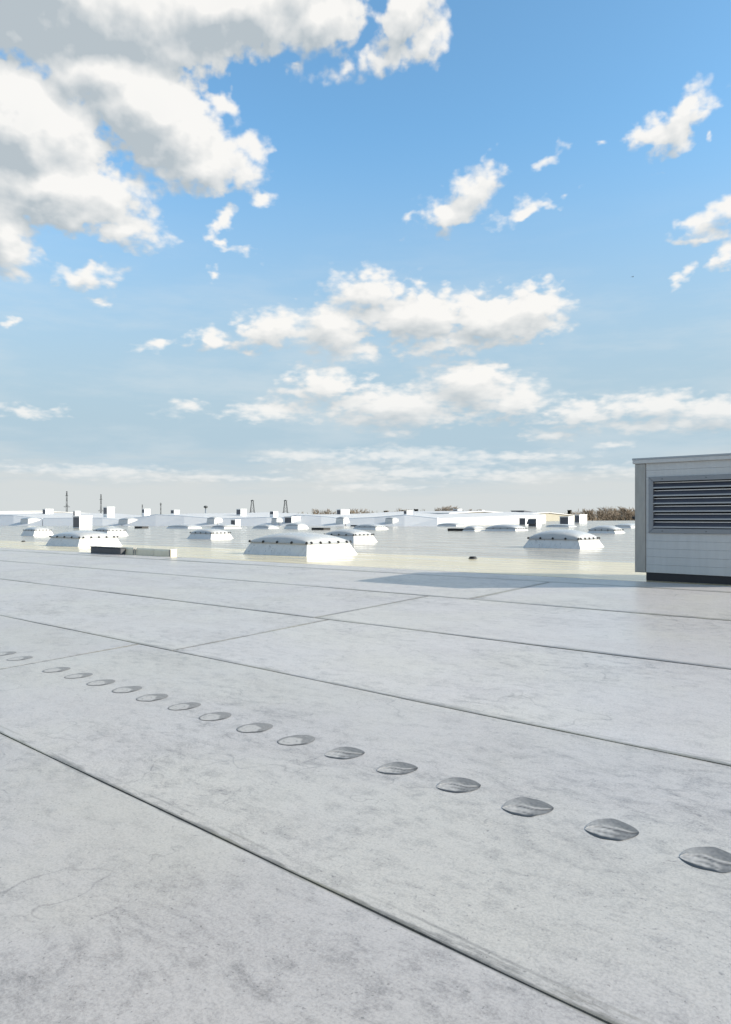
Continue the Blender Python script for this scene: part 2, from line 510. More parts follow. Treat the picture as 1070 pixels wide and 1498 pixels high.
simple('hall_cream', (0.345, 0.32, 0.255), 0.55, spot=0.06, scale=0.7)
simple('bark', (0.085, 0.065, 0.048), 0.9)
simple('twig', (0.21, 0.165, 0.12), 0.9)
simple('needle', (0.022, 0.03, 0.018), 0.85)
simple('pylon_steel', (0.06, 0.065, 0.07), 0.6)
simple('field', (0.11, 0.10, 0.055), 0.95, spot=0.3, scale=0.02)

# ------------------------------------------------------------------ the ground outside and the roof
g = MB().add([(-9000, -9000, 0), (9000, -9000, 0), (9000, 9000, 0), (-9000, 9000, 0)], [(0, 1, 2, 3)])
link('ground', g.mesh('ground', MAT['field']))['kind'] = 'structure'


def set_uv(me, name, fn):
    lay = me.uv_layers.new(name=name)
    for lp in me.loops:
        lay.data[lp.index].uv = fn(lp.vertex_index)


def strip_mesh(name, us, vs, dz, mat, skirt=0.0):
    """a sheet of roof over a (u, v) grid"""
    verts, uvs, faces = [], [], []
    for u in us:
        for v in vs:
            verts.append(at_uv(u, v, dz))
            uvs.append((u, v))
    m = len(vs)
    for i in range(len(us) - 1):
        for j in range(m - 1):
            faces.append((i * m + j, (i + 1) * m + j, (i + 1) * m + j + 1, i * m + j + 1)[::-1])
    if skirt:
        ring = [i * m for i in range(len(us))] + [(len(us) - 1) * m + j for j in range(1, m)] + [i * m + m - 1 for i in range(len(us) - 2, -1, -1)] + [j for j in range(m - 2, 0, -1)]
        o = len(verts)
        for k in ring:
            verts.append(verts[k] - Vector((0, 0, skirt)))
            uvs.append(uvs[k])
        for k in range(len(ring)):
            k2 = (k + 1) % len(ring)
            faces.append((ring[k], ring[k2], o + k2, o + k))
    me = bpy.data.meshes.new(name)
    me.from_pydata([tuple(p) for p in verts], [], faces)
    me.update()
    set_uv(me, 'uv', lambda i: uvs[i])
    me.materials.append(mat)
    return me


FOLD = 10.1
deck = link('roof_deck', strip_mesh('roof_deck', [-40, 0, 60, 260], [-9, 0, FOLD], -0.016, MAT['deck_dirt'], 1.0))
deck['kind'] = 'structure'
far_roof = link('wet_roof', strip_mesh('wet_roof', [-40, 0, 20, 60, 120, 260], [FOLD, 12.6, 15.1, 20, 40, 60, 125], 0.0, MAT['wet_membrane'], 9.0))
far_roof['kind'] = 'structure'

# membrane sheets: laps at constant v, end laps at their own u
LAPS = [-8.6, -6.3, -4.35, -2.4, -0.33, 1.67, 3.56, 5.46, 7.46, 9.46, FOLD]
CUTS = {4: [12.2, 31], 5: [6.08, 26.3], 6: [5.55, 25.5], 7: [5.77, 25.7], 8: [5.16, 25.1], 9: [15.3]}
GAP = 0.006


def sheet(u0, u1, v0, v1, seed):
    """one slab of membrane: slightly wavy edges, faintly uneven face, 12 mm thick"""
    us, u = [u0, u0 + 0.012, u0 + 0.05, u0 + 0.15], u0 + 0.4
    while u < u1 - 0.45:
        us.append(u)
        u += 0.3 if -3 < u < 14 else (1.0 if u < 32 else 6.0)
    us += [u1 - 0.15, u1 - 0.05, u1 - 0.012, u1]
    w = v1 - v0
    rows = [0, 0.01, 0.05, 0.3, w * 0.5, w - 0.3, w - 0.05, w - 0.01, w] if w > 0.9 else [0, 0.01, 0.05, w * 0.5, w - 0.05, w - 0.01, w]
    verts, uvs, eds, faces, smooth = [], [], [], [], []
    m = len(rows)
    for u in us:
        e0 = (mnoise.noise(Vector((u * 0.9, seed * 3.3, 0))) * 0.5 + mnoise.noise(Vector((u * 4.0, seed * 3.3, 5)))) * 0.004
        e1 = (mnoise.noise(Vector((u * 0.9, seed * 3.3 + 9, 0))) * 0.5 + mnoise.noise(Vector((u * 4.0, seed * 3.3, 15)))) * 0.003
        for j, r in enumerate(rows):
            v = v0 + r + (e0 if j < m / 2 else -e1)
            h = mnoise.noise(Vector((u * 0.55, v * 0.9, seed))) * 0.0035
            h += -0.0012 if j in (0, m - 1) or u in (u0, u1) else 0.0
            verts.append(at_uv(u, v, h))
            uvs.append((u, v))
            du = min(u - u0, u1 - u) * 1.3
            eds.append((min(r, du), min(w - r, du)))
    for i in range(len(us) - 1):
        for j in range(m - 1):
            faces.append((i * m + j, i * m + j + 1, (i + 1) * m + j + 1, (i + 1) * m + j))
            smooth.append(True)
    ring = [i * m for i in range(len(us))] + [(len(us) - 1) * m + j for j in range(1, m)] + [i * m + m - 1 for i in range(len(us) - 2, -1, -1)] + [j for j in range(m - 2, 0, -1)]
    o = len(verts)
    nr = len(ring)
    for dz in (0.0, 0.0115):
        for k in ring:
            verts.append(verts[k] - Vector((0, 0, dz)))
            uvs.append(uvs[k])
            eds.append((0.0, 0.0))
    for k in range(nr):
        k2 = (k + 1) % nr
        faces.append((o + k, o + k2, o + nr + k2, o + nr + k))
        smooth.append(False)
    me = bpy.data.meshes.new('membrane_sheet')
    me.from_pydata([tuple(p) for p in verts], [], faces)
    me.polygons.foreach_set('use_smooth', smooth)
    me.update()
    set_uv(me, 'uv', lambda i: uvs[i])
    set_uv(me, 'edge', lambda i: eds[i])
    me.materials.append(MAT['membrane'])
    return link('membrane_sheet', me, deck)


patch_sheets = {}
for k in range(len(LAPS) - 1):
    cuts = [-40] + CUTS.get(k, [R.uniform(2, 14)]) + [70, 259]
    for c0, c1 in zip(cuts, cuts[1:]):
        lap = [GAP if v < 2 else (0.010 if v < 4 else 0.016) for v in (LAPS[k], LAPS[k + 1])]   # the older laps have opened further
        end = 0.5 * (GAP if k < 5 else 0.014)
        s_ = sheet(c0 + end, c1 - end, LAPS[k] + lap[0] / 2, LAPS[k + 1] - lap[1] / 2, k * 5 + c0)
        tn = (0.98 if k < 5 else (1.05 if k == 5 else 1.17)) + R.uniform(-0.025, 0.025)
        s_.color = (tn, tn * 0.99, tn * 0.985, {5: 0.011, 6: 0.028, 7: 0.06, 8: 0.09, 9: 0.13}.get(k, 0.011))   # last: width of the grime along its lap
        if k == 5:
            patch_sheets[(c0, c1)] = s_


# pressed-in fixing dimples in a row down the sheet nearest the viewer
def dimple_mesh(seed, film):
    """flush lens of membrane over a fixing; film: creased glossy skin, otherwise a pressed disc with a pale middle"""
    rr = random.Random(seed)
    ns, nq = 48, 20
    A, H = rr.uniform(0.095, 0.103), rr.uniform(0.082, 0.092)
    e = 0.70 if film else 0.52
    k1, k2, k3, k4 = rr.uniform(0.46, 0.56), rr.uniform(0.22, 0.36), rr.uniform(0.55, 0.8), rr.uniform(0.22, 0.32)
    vs, fs, tone = [], [], []
    nz = lambda a, b, c: mnoise.noise(Vector((a, b, c + seed * 3.7)))
    sm = lambda x, lo, hi: (lambda t: t * t * (3 - 2 * t))(min(1.0, max(0.0, (x - lo) / (hi - lo))))
    mixf = lambda a, b, t: a + (b - a) * t
    for i in range(ns + 1):
        s_ = -1 + 2 * i / ns
        w = max(0.0, 1 - s_ * s_) ** e * H * (1 + 0.12 * nz(s_ * 2, 5.0, 0.0))
        for j in range(nq + 1):
            q = j / nq
            y = -w + 2 * w * q + (0.012 * (1 - s_ * s_) if film else 0.0)
            inner = min(1.0, min(q, 1 - q, (1 - abs(s_)) * 1.5) * 4)
            n1 = nz(s_ * 4, q * 4, 9.0)
            n2 = nz(s_ * 9, q * 12, 4.0)
            d = q - (k1 - k2 * s_ + 0.09 * nz(s_ * 1.6, 0.0, 1.0))
            if film:
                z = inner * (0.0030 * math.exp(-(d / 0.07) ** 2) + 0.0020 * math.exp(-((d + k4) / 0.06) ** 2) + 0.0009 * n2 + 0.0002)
                t = mixf(0.28, 0.13, sm(s_ + 0.6 * d, -0.7, 0.7)) if d > 0 else mixf(0.36, 0.16, sm(s_ + 0.35 * n1, -0.5, 0.45))  # sheen bands of the tilted glossy folds, painted as tone
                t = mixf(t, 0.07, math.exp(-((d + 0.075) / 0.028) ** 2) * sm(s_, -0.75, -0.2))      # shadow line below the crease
                t = mixf(t, 0.40, math.exp(-(d / 0.04) ** 2) * sm(s_, -0.8, 0.2))                     # light along the crease, put into the tone
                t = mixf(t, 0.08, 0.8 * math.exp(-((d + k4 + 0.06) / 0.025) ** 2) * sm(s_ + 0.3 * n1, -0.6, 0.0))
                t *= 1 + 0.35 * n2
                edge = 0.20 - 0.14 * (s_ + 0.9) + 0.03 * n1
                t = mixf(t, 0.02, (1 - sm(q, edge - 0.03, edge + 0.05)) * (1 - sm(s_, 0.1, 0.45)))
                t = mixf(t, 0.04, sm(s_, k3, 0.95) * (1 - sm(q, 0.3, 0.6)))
            else:
                z = inner * 0.0008 * (1 + n1)
                t = 0.19 * (1 + 0.3 * n2)
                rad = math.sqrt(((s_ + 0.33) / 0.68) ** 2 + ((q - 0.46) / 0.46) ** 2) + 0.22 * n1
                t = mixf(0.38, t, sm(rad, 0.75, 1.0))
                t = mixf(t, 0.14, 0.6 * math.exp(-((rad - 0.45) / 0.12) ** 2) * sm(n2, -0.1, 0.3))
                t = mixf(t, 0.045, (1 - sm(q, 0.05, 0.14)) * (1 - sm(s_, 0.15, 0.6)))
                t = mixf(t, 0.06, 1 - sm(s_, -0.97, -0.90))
            vs.append((s_ * A, y, z))
            tone.append(max(0.012, t))
    for i in range(ns):
        for j in range(nq):
            a = i * (nq + 1) + j
            fs.append((a, a + nq + 1, a + nq + 2, a + 1))
    me = MB().add(vs, fs, True).mesh('fixing_dimple', MAT['dimple_film' if film else 'dimple_disc'])
    at = me.attributes.new('tone', 'FLOAT', 'POINT')
    at.data.foreach_set('value', tone)
    return me


def dimple_material(name, rough):
    n, bs = material(name)
    t = n.node('ShaderNodeAttribute', attribute_name='tone').outputs['Fac']
    n.put(bs.inputs['Base Color'], n.vm('SCALE', (1.0, 0.94, 0.88), scale=t))
    bs.inputs['Roughness'].default_value = rough


dimple_material('dimple_film', 0.36)
dimple_material('dimple_disc', 0.42)
films = [dimple_mesh(s_, True) for s_ in range(7)]
discs = [dimple_mesh(s_ + 20, False) for s_ in range(7)]
for i in range(-6, 40):
    u = 0.82 + i * 0.3465 + R.uniform(-0.012, 0.012)
    v = 2.612 + R.uniform(-0.008, 0.008)
    (c0, c1), par = [it for it in patch_sheets.items() if it[0][0] <= u < it[0][1]][0]
    if abs(u - 6.08) < 0.12:
        continue
    turn = -0.30 + 0.75 * min(1.0, max(0.0, (u - 0.8) / 2.8)) + R.uniform(-0.10, 0.10)
    hz = mnoise.noise(Vector((u * 0.55, v * 0.9, 25 + c0))) * 0.0035
    o = link('fixing_dimple', (films if i < 6 else discs)[i % 7], par, at_uv(u, v, hz + 0.0012), turn)
    nrm = Vector((0, 0, 1)) - V * 0.039 + U * 0.0069          # lies in the slope of the sheet
    o.rotation_euler = (nrm.to_track_quat('Z', 'Y').to_matrix() @ Matrix.Rotation(turn - nrm.to_track_quat('Z', 'Y').to_euler().z, 3, 'Z')).to_euler()


# ------------------------------------------------------------------ the ventilation housing on the right
def louvre_housing():
    p0 = at_uv(4.13, 10.32)
    t = thing('ventilation_housing', 'white panelled ventilation housing with a wide grey louvre, cut off at the right edge', 'ventilation unit', p0)
    L, Dp = 1.60, 1.30
    Z0, Z1, TOP = 0.115, 1.645, 1.72
    link('plinth', MB().box(0.0, L, 0.012, Dp - 0.05, -0.12, Z0).mesh('plinth', MAT['plinth_black']), t)
    link('core', MB().box(-0.02, L + 0.02, 0.16, Dp, Z0 + 0.003, Z1 - 0.003).mesh('core', MAT['dark_void']), t)
    # cladding boards with open grooves
    lx0, lx1, lz0, lz1 = 0.045, L - 0.045, 0.67, 1.45
    def boards(x0, x1, z0, z1, n):
        h = (z1 - z0) / n
        for i in range(n):
            link('cladding_board', MB().box(x0, x1, 0.0, 0.028, z0 + i * h + 0.0007, z0 + (i + 1) * h - 0.0007).mesh('cladding_board', MAT['panel_white'], 0.0018), t)
    boards(0.002, L - 0.002, Z0, lz0, 5)
    boards(0.002, L - 0.002, lz1, Z1, 2)
    boards(0.002, lx0, lz0, lz1, 7)
    boards(lx1, L - 0.002, lz0, lz1, 7)
    for sx in (-0.155, L):        # galvanised corner profiles
        post = link('corner_post', MB().box(sx + (0.0 if sx < 0 else 0.003), sx + (0.152 if sx < 0 else 0.155), -0.012, 0.16, Z0 - 0.004, Z1 - 0.002).mesh('corner_post', MAT['zinc'], 0.006), t)
    link('side_panel', MB().box(-0.15, -0.023, 0.163, Dp, Z0, Z1 - 0.003).mesh('side_panel', MAT['panel_white'], 0.003), t)
    link('side_panel', MB().box(L + 0.023, L + 0.15, 0.163, Dp, Z0, Z1 - 0.003).mesh('side_panel', MAT['panel_white'], 0.003), t)
    link('back_panel', MB().box(-0.15, L + 0.15, Dp + 0.002, Dp + 0.03, Z0, Z1 - 0.003).mesh('back_panel', MAT['panel_white'], 0.003), t)
    cap = link('roof_cap', MB().box(-0.18, L + 0.18, -0.035, Dp + 0.06, Z1, TOP).mesh('roof_cap', MAT['panel_white'], 0.006), t)
    link('cap_trim', MB().box(-0.183, L + 0.183, -0.040, Dp + 0.064, Z1 + 0.052, TOP + 0.004).mesh('cap_trim', MAT['grey_metal'], 0.003), cap)
    knob = link('side_knob', MB().tube((-0.154, 0.03, 0.88), (-0.20, 0.03, 0.88), 0.022, 0.024, 10).mesh('side_knob', MAT['black_rubber']), t)
    # louvre: mitred frame, six folded blades, dark chamber
    fr = link('louvre', None, t)
    w = 0.062
    def rail(a, b, c, d, name):   # quad outline in (x, z), front face proud of the boards
        f0, f1 = -0.022, 0.027
        vs = [(x, f0, z) for x, z in (a, b, c, d)] + [(x, f1, z) for x, z in (a, b, c, d)]
        fs = [(0, 1, 2, 3), (0, 4, 5, 1), (1, 5, 6, 2), (2, 6, 7, 3), (3, 7, 4, 0), (4, 7, 6, 5)]
        return link(name, MB().add(vs, fs).mesh(name, MAT['frame_grey'], 0.002), fr)
    o = [(lx0, lz0), (lx1, lz0), (lx1, lz1), (lx0, lz1)]
    g_ = 0.0015
    i_ = [(lx0 + w, lz0 + w), (lx1 - w, lz0 + w), (lx1 - w, lz1 - w), (lx0 + w, lz1 - w)]
    rail((o[0][0] + g_, o[0][1]), (o[1][0] - g_, o[1][1]), (i_[1][0] - g_, i_[1][1]), (i_[0][0] + g_, i_[0][1]), 'frame_rail')
    rail((o[1][0], o[1][1] + g_), (o[2][0], o[2][1] - g_), (i_[2][0], i_[2][1] - g_), (i_[1][0], i_[1][1] + g_), 'frame_rail')
    rail((o[2][0] - g_, o[2][1]), (o[3][0] + g_, o[3][1]), (i_[3][0] + g_, i_[3][1]), (i_[2][0] - g_, i_[2][1]), 'frame_rail')
    rail((o[3][0], o[3][1] - g_), (o[0][0], o[0][1] + g_), (i_[0][0], i_[0][1] + g_), (i_[3][0], i_[3][1] - g_), 'frame_rail')
    screw = MB().tube((0, -0.022, 0), (0, -0.026, 0), 0.007, 0.006, 8).mesh('screw', MAT['charcoal'])
    for sx in [lx0 + 0.19 + k * 0.58 for k in range(3)]:
        for sz in (lz0 + 0.028, lz1 - 0.03):
            link('screw', screw, fr, (sx, 0, sz))
    x0, x1 = i_[0][0] - 0.006, i_[1][0] + 0.006
    n = 6
    pitch = (lz1 - lz0 - 2 * w) / n
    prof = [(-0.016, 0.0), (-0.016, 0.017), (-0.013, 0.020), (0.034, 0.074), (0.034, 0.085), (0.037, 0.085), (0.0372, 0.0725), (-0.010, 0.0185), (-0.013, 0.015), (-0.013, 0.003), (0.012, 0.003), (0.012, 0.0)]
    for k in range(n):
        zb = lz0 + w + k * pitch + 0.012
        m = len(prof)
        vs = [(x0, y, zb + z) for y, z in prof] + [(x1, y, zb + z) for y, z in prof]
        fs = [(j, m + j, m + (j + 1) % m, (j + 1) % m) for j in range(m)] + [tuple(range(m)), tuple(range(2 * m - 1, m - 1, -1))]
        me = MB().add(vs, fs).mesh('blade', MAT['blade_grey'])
        me.materials.append(MAT['blade_shade'])                 # shade on the sloping web, put into its colour
        me.materials.append(MAT['white_paint'])  # bright reflections painted on the rear lip and lower return
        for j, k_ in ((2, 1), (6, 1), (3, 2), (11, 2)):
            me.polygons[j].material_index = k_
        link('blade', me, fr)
    return t


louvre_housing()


# ------------------------------------------------------------------ dome skylights
def skylight(label, xl, xc, xr, yb, yc, yd, clips=5, depth=None, sink=0.04, group='dome skylights on the roof', dark=False):
    """photo columns of left, near and right base corners; rows of base, curb top and dome top at the near corner"""
    p = at_depth(xc, yb, depth) if depth else on_roof(xc, yb)[0]
    y = p.y
    def length(px, d):
        X = (px - CX) / F
        return (X * p.y - p.x) / (d.x - X * d.y)
    Lu = length(xl, U)
    Lv = length(xr, V)
    h = (yb - yc) / F * y
    hd = (yc - yd) / F * (y + 0.4 * Lv) * 1.0
    t = thing('dome_skylight', label, 'skylight', p, ROT, group)
    ins = min(0.16, 0.09 * Lu)
    x0, x1, y0, y1 = -Lu, 0.0, 0.0, Lv
    link('curb', MB().frustum((x0, x1, y0, y1), (x0 + ins, x1 - ins, y0 + ins, y1 - ins), -sink, h).mesh('curb', MAT['curb_white']), t)
    a0, a1, b0, b1 = x0 + ins - 0.03, x1 - ins + 0.03, y0 + ins - 0.03, y1 - ins + 0.03
    link('rim_frame', MB().box(a0, a1, b0, b1, h + 0.001, h + 0.035).mesh('rim_frame', MAT['charcoal' if dark else 'grey_metal'], 0.006), t)
    n = 14 if clips else 8
    vs, fs = [], []
    mx, my = (a0 + a1) / 2, (b0 + b1) / 2
    rx, ry = (a1 - a0) / 2 - 0.02, (b1 - b0) / 2 - 0.02
    for i in range(n + 1):
        for j in range(n + 1):
            s_, q_ = math.sin((i / n - 0.5) * math.pi), math.sin((j / n - 0.5) * math.pi)
            k = max(0.0, (1 - s_ ** 2) * (1 - q_ ** 2)) ** 0.42
            vs.append((mx + s_ * rx, my + q_ * ry, h + 0.036 + hd * k))
    for i in range(n):
        for j in range(n):
            a = i * (n + 1) + j
            fs.append((a, a + n + 1, a + n + 2, a + 1))
    link('dome', MB().add(vs, fs, True).mesh('dome', MAT['dome_acrylic']), t)
    if clips:
        me = MB().tube((0, 0, -0.012), (0, 0, 0.03), 0.036, 0.036, 8).tube((0, 0, 0.03), (0, 0, 0.05), 0.03, 0.012, 8).mesh('clip', MAT['black_rubber'])
        for k in range(clips):
            f_ = (k + 0.03) / (clips - 1 + 0.06)
            for (cx_, cy_) in ((a0 + (a1 - a0) * f_, b0 + 0.006), (a0 + (a1 - a0) * f_, b1 - 0.006)):
                link('clip', me, t, (cx_, cy_, h + 0.02))
            if 0 < k < clips - 1 or True:
                f2 = (k + 0.5) / clips
                for (cx_, cy_) in ((a0 + 0.006, b0 + (b1 - b0) * f2), (a1 - 0.006, b0 + (b1 - b0) * f2)):
                    link('clip', me, t, (cx_, cy_, h + 0.02))
    return t


skylight('largest nearest dome skylight, its white curb flecked with dirt, left of the centre', 355, 449, 524, 814, 797, 783, 5)
skylight('dome skylight on a white curb behind the dark low box at left', 66, 114, 180, 800, 788, 779, 5)
skylight('small dome skylight at the far left edge, beyond the dark low box', 30, 49, 80, 784, 776.5, 772, 5)
skylight('dome skylight half hidden behind the one beside the dark low box', 132, 156, 189, 784.5, 777, 772, 5)
skylight('dome skylight standing alone on the wet roof, second row, left of the largest dome', 273, 308.5, 343, 789, 781, 775, 5)
skylight('dome skylight right behind the largest dome and partly hidden by it', 468, 518, 554, 794.5, 784, 776, 5)
skylight('dome skylight alone on the wet roof nearest to the ventilation housing', 764, 850, 886, 803, 790.5, 777.5, 5)
skylight('low dome skylight just left of the ventilation housing, beyond the nearer dome', 857, 901, 917, 780.5, 776.5, 770, 5)
skylight('low wide dome skylight with dark clips, in the distance right of centre', 707, 755, 775, 777, 774, 768, 5)
skylight('low dome skylight beside the black box in the middle distance', 676, 695, 712, 777, 774.5, 769.5, 0, dark=True)
skylight('low dome skylight behind and right of the dome hidden by the largest one', 515, 550, 570, 775, 771.5, 767, 5)
skylight('low grey dome skylight in front of the vent box near the middle', 415, 436, 453, 774, 769, 765.5, 0)
skylight('small low dome skylight left of the middle, in front of the distant slope', 368, 393, 410, 773.5, 771.5, 768, 0)
skylight('small low dome skylight with its shaded side coloured black at the foot of the distant slope', 308, 328, 355, 773.5, 771, 767.5, 0, dark=True)  # the dark rim carries the shade of that side as colour
skylight('small low dome skylight beyond the one standing alone at left', 243, 275, 297, 773.3, 771, 768, 0)
skylight('faint low dome skylight far right, half hidden by the ventilation housing', 897, 924, 950, 772.5, 769.5, 766.5, 0)
skylight('faint low dome skylight in front of the cream walls at right', 797, 833, 846, 771, 769.5, 767.5, 0)
skylight('far low dome skylight right of the vent standing before the cream gable', 638, 668, 684, 770, 768, 765.5, 0)


# ------------------------------------------------------------------ box vents
def vent(label, xl, xc, xr, yt, yb, depth=None, louvre=True, sink=0.05, face='louvre_dark', hood=False):
    p = at_depth(xc, yb, depth) if depth else on_roof(xc, yb)[0]
    def length(px, d):
        X = (px - CX) / F
        return (X * p.y - p.x) / (d.x - X * d.y)
    Lu, Lv = max(0.15, length(xl, U)), max(0.15, length(xr, V))
    h = (yb - yt) / F * p.y
    t = thing('roof_vent', label, 'roof vent', p, ROT, 'box vents on the roofs')
    link('casing', MB().box(-Lu, 0, 0, Lv, -sink, h * 0.94).mesh('casing', MAT['white_paint']), t)
    link('lid', MB().box(-Lu - 0.04 * h, 0.04 * h, -0.04 * h, Lv + 0.04 * h, h * 0.94 + 0.002, h).mesh('lid', MAT['white_paint']), t)
    if louvre:
        e = 0.06 * Lu
        gr = link('grille', MB().box(-Lu + e, -e, -0.012, -0.002, 0.06 * h, h * 0.88).mesh('grille', MAT[face]), t)
        n = 5
        for k in range(n):
            z = 0.06 * h + (k + 0.5) * 0.82 * h / n
            link('slat', MB().box(-Lu + e * 1.3, -e * 1.3, -0.05, -0.013, z - 0.02 * h, z + 0.02 * h).mesh('slat', MAT[face]), gr)
    if hood:
        link('hood', MB().add([(-Lu, -0.01, h * 0.9), (0, -0.01, h * 0.9), (0, -0.45 * h, h * 0.35), (-Lu, -0.45 * h, h * 0.35), (-Lu, -0.01, h * 0.84), (0, -0.01, h * 0.84), (0, -0.45 * h, h * 0.30), (-Lu, -0.45 * h, h * 0.30)],
             [(0, 3, 2, 1), (4, 5, 6, 7), (0, 1, 5, 4), (1, 2, 6, 5), (2, 3, 7, 6), (3, 0, 4, 7)]).mesh('hood', MAT['charcoal']), t)
    return t


vent('largest white box vent at left with a dark grey louvred side', 107, 116.5, 135, 754.5, 772.5)
vent('white box vent with a dark side behind the low grey dome near the middle', 416.5, 427, 440, 755.5, 769.5)
vent('small white box vent on the wet roof just left of centre, dark louvred side', 338, 344.5, 352, 760, 771)
vent('white box vent at the left end of the cream gable wall', 617, 627, 634, 757, 768.3)
vent('left one of the two touching box vents before the right cream wall', 760, 769, 775, 757.5, 768.0)
vent('box vent with a dark sloping hood before the right cream wall', 773, 785, 792, 758.5, 770.5, hood=True)
vent('tall white box vent with a slate grey side ending the right cream wall', 819, 832, 840, 755, 769.2)
vent('far white box vent against the bare trees, right of the tall slate grey one', 841, 848, 859, 752.5, 765.0)


# ------------------------------------------------------------------ distant halls
V_ROW, RUN = 60.0, 5.0


def on_row(px, v):
    """world xy on the line of constant v seen in photo column px"""
    X = (px - CX) / F
    y = v / (X * V.x + V.y)
    return X * y, y


def hall(label, cols, base_rows, top_rows, back=24.0):
    """low gabled hall end: sloping front, coping, roof behind"""
    x0, y0 = on_row(sum(cols) / len(cols), V_ROW)
    org = Vector((x0, y0, roof_z(x0 * U.x + y0 * U.y, V_ROW)))
    t = thing('factory_hall', label, 'building', org, 0.0, 'gabled hall roofs along the skyline')
    def base(px, py):
        x, y = on_row(px, V_ROW)
        u = x * U.x + y * U.y
        return Vector((x, y, roof_z(u, V_ROW) - 0.05)) - org
    def top(px, py):
        x, y = on_row(px, V_ROW + RUN)
        return Vector((x, y, EYE + (HY - py) / F * y)) - org
    B = [base(c, r) for c, r in zip(cols, base_rows)]
    T = [top(c, r) for c, r in zip(cols, top_rows)]
    n = len(cols)
    link('front_slope', MB().add(B + T, [(i, i + 1, n + i + 1, n + i) for i in range(n - 1)]).mesh('front_slope', MAT['hall_white']), t)
    K = [p + V * back + Vector((0, 0, 0.5)) for p in T]      # the sheet behind climbs on gently
    dn = [p - Vector((0, 0, 3)) for p in K]
    link('roof_sheet', MB().add(T + K + dn, [(i, i + 1, n + i + 1, n + i) for i in range(n - 1)] + [(n + i, n + i + 1, 2 * n + i + 1, 2 * n + i) for i in range(n - 1)]).mesh('roof_sheet', MAT['hall_white']), t)
    for e in (0, n - 1):
        link('side_wall', MB().add([B[e], T[e], K[e], K[e] - Vector((0, 0, 3)), B[e] - Vector((0, 0, 0.3))], [(0, 1, 2, 3, 4)]).mesh('side_wall', MAT['hall_white']), t)
    for i in range(n - 1):   # coping strips along the rake
        a, b = T[i], T[i + 1]
        up, fw = Vector((0, 0, 0.05)), V * 0.3
        vs = [a - V * 0.05, b - V * 0.05, b + fw, a + fw, a - V * 0.02 + up, b - V * 0.02 + up, b + fw + up, a + fw + up]
        link('coping', MB().add(vs, [(0, 1, 5, 4), (1, 2, 6, 5), (2, 3, 7, 6), (3, 0, 4, 7), (4, 5, 6, 7)]).mesh('coping', MAT['white_paint']), t)
    return t


hall('pale blue hall roof slope at the far left edge of the skyline', [-120, -60, 20, 62], [768] * 4, [757.5, 752.5, 754, 758.5])
hall('long low pale hall roof slope behind the largest left box vent', [63, 108, 150, 178], [769] * 4, [758.5, 757.8, 758, 761])
hall('gabled hall roof slope with its peak left of centre, behind the alone standing dome', [179, 228, 270, 318], [769] * 4, [761, 752.8, 755, 759])
hall('shallow hall roof slope between two gables left of the middle', [319, 345, 390, 408], [769] * 4, [759, 758.3, 757, 758.3])
hall('gabled hall roof slope with its peak above the grey dome near the middle', [409, 435, 470, 505], [768] * 4, [758.3, 753.5, 755.3, 759])
hall('gabled hall roof slope right of the middle, left of the cream wall', [506, 548, 592, 640], [768] * 4, [759, 757, 753.5, 758.5])


def gable_block(label, corner, left, peak, right, yt, yp, yr, yb, depth, length=16.0, mat='hall_cream'):
    """gabled volume whose lit end wall faces the sun: columns of near corner, left end, peak and right end"""
    p = at_depth(corner, yb, depth)
    p.z = min(p.z, roof_z(p.dot(U), p.dot(V)) - 0.0) if p.dot(V) < 125 else p.z
    def along(px, d):
        X = (px - CX) / F
        return (X * p.y - p.x) / (d.x - X * d.y)
    Lv, Pv = along(right, V), along(peak, V)
    h0 = (HY - yt) / F * p.y + EYE - p.z
    hp = (HY - yp) / F * (p.y + Pv * V.y) + EYE - p.z
    h1 = (HY - yr) / F * (p.y + Lv * V.y) + EYE - p.z
    t = thing('gabled_block', label, 'building', p, ROT, 'cream gabled blocks on the right skyline')
    E_ = [(0, 0, -0.3), (0, Lv, -0.3), (0, Lv, h1), (0, Pv, hp), (0, 0, h0)]
    link('end_wall', MB().add(E_, [(0, 1, 2, 3, 4)]).mesh('end_wall', MAT[mat]), t)
    K = [(-length, y, z) for _, y, z in E_]
    link('side_wall', MB().add([E_[0], E_[4], K[4], K[0]], [(0, 1, 2, 3)]).mesh('side_wall', MAT['hall_white']), t)
    link('back_wall', MB().add([E_[1], E_[2], K[2], K[1]], [(3, 2, 1, 0)]).mesh('back_wall', MAT['hall_white']), t)
    e = 0.25
    q = [(e, -e, h0 + 0.02), (e, Pv, hp + 0.02), (e, Lv + e, h1 + 0.02)]
    r = [(-length, y, z) for _, y, z in q]
    up = [(x, y, z + 0.16) for x, y, z in q + r]
    vs = q + r + up
    link('roof_sheet', MB().add(vs, [(6, 7, 10, 9), (7, 8, 11, 10), (0, 1, 7, 6), (1, 2, 8, 7), (0, 6, 9, 3), (2, 5, 11, 8), (0, 3, 4, 1), (1, 4, 5, 2)]).mesh('roof_sheet', MAT['hall_white']), t)
    return t


gable_block('cream gabled end wall right of centre on the skyline', 657, 641, 705, 766, 752, 748.8, 753, 766, 108)
gable_block('cream gabled end wall behind the two touching box vents at right', 768, 760, 802, 842, 752.8, 750.5, 755, 765, 134, 9.0)
gable_block('pale distant roof block behind the far left hall roofs', -40, -60, 60, 140, 749.5, 748.2, 752, 762, 190, 30, 'hall_white')
gable_block('pale distant roof block showing between the two gables left of the middle', 300, 290, 330, 372, 753, 752, 755, 762, 170, 14, 'hall_white')
gable_block('pale distant roof block behind the dip right of the middle gable', 468, 455, 500, 560, 754, 753.4, 755.5, 762, 165, 14, 'hall_white')


# ------------------------------------------------------------------ vents and small skylights on the halls
def far_row_depth(px, v=66.0):
    return on_row(px, v)[1]


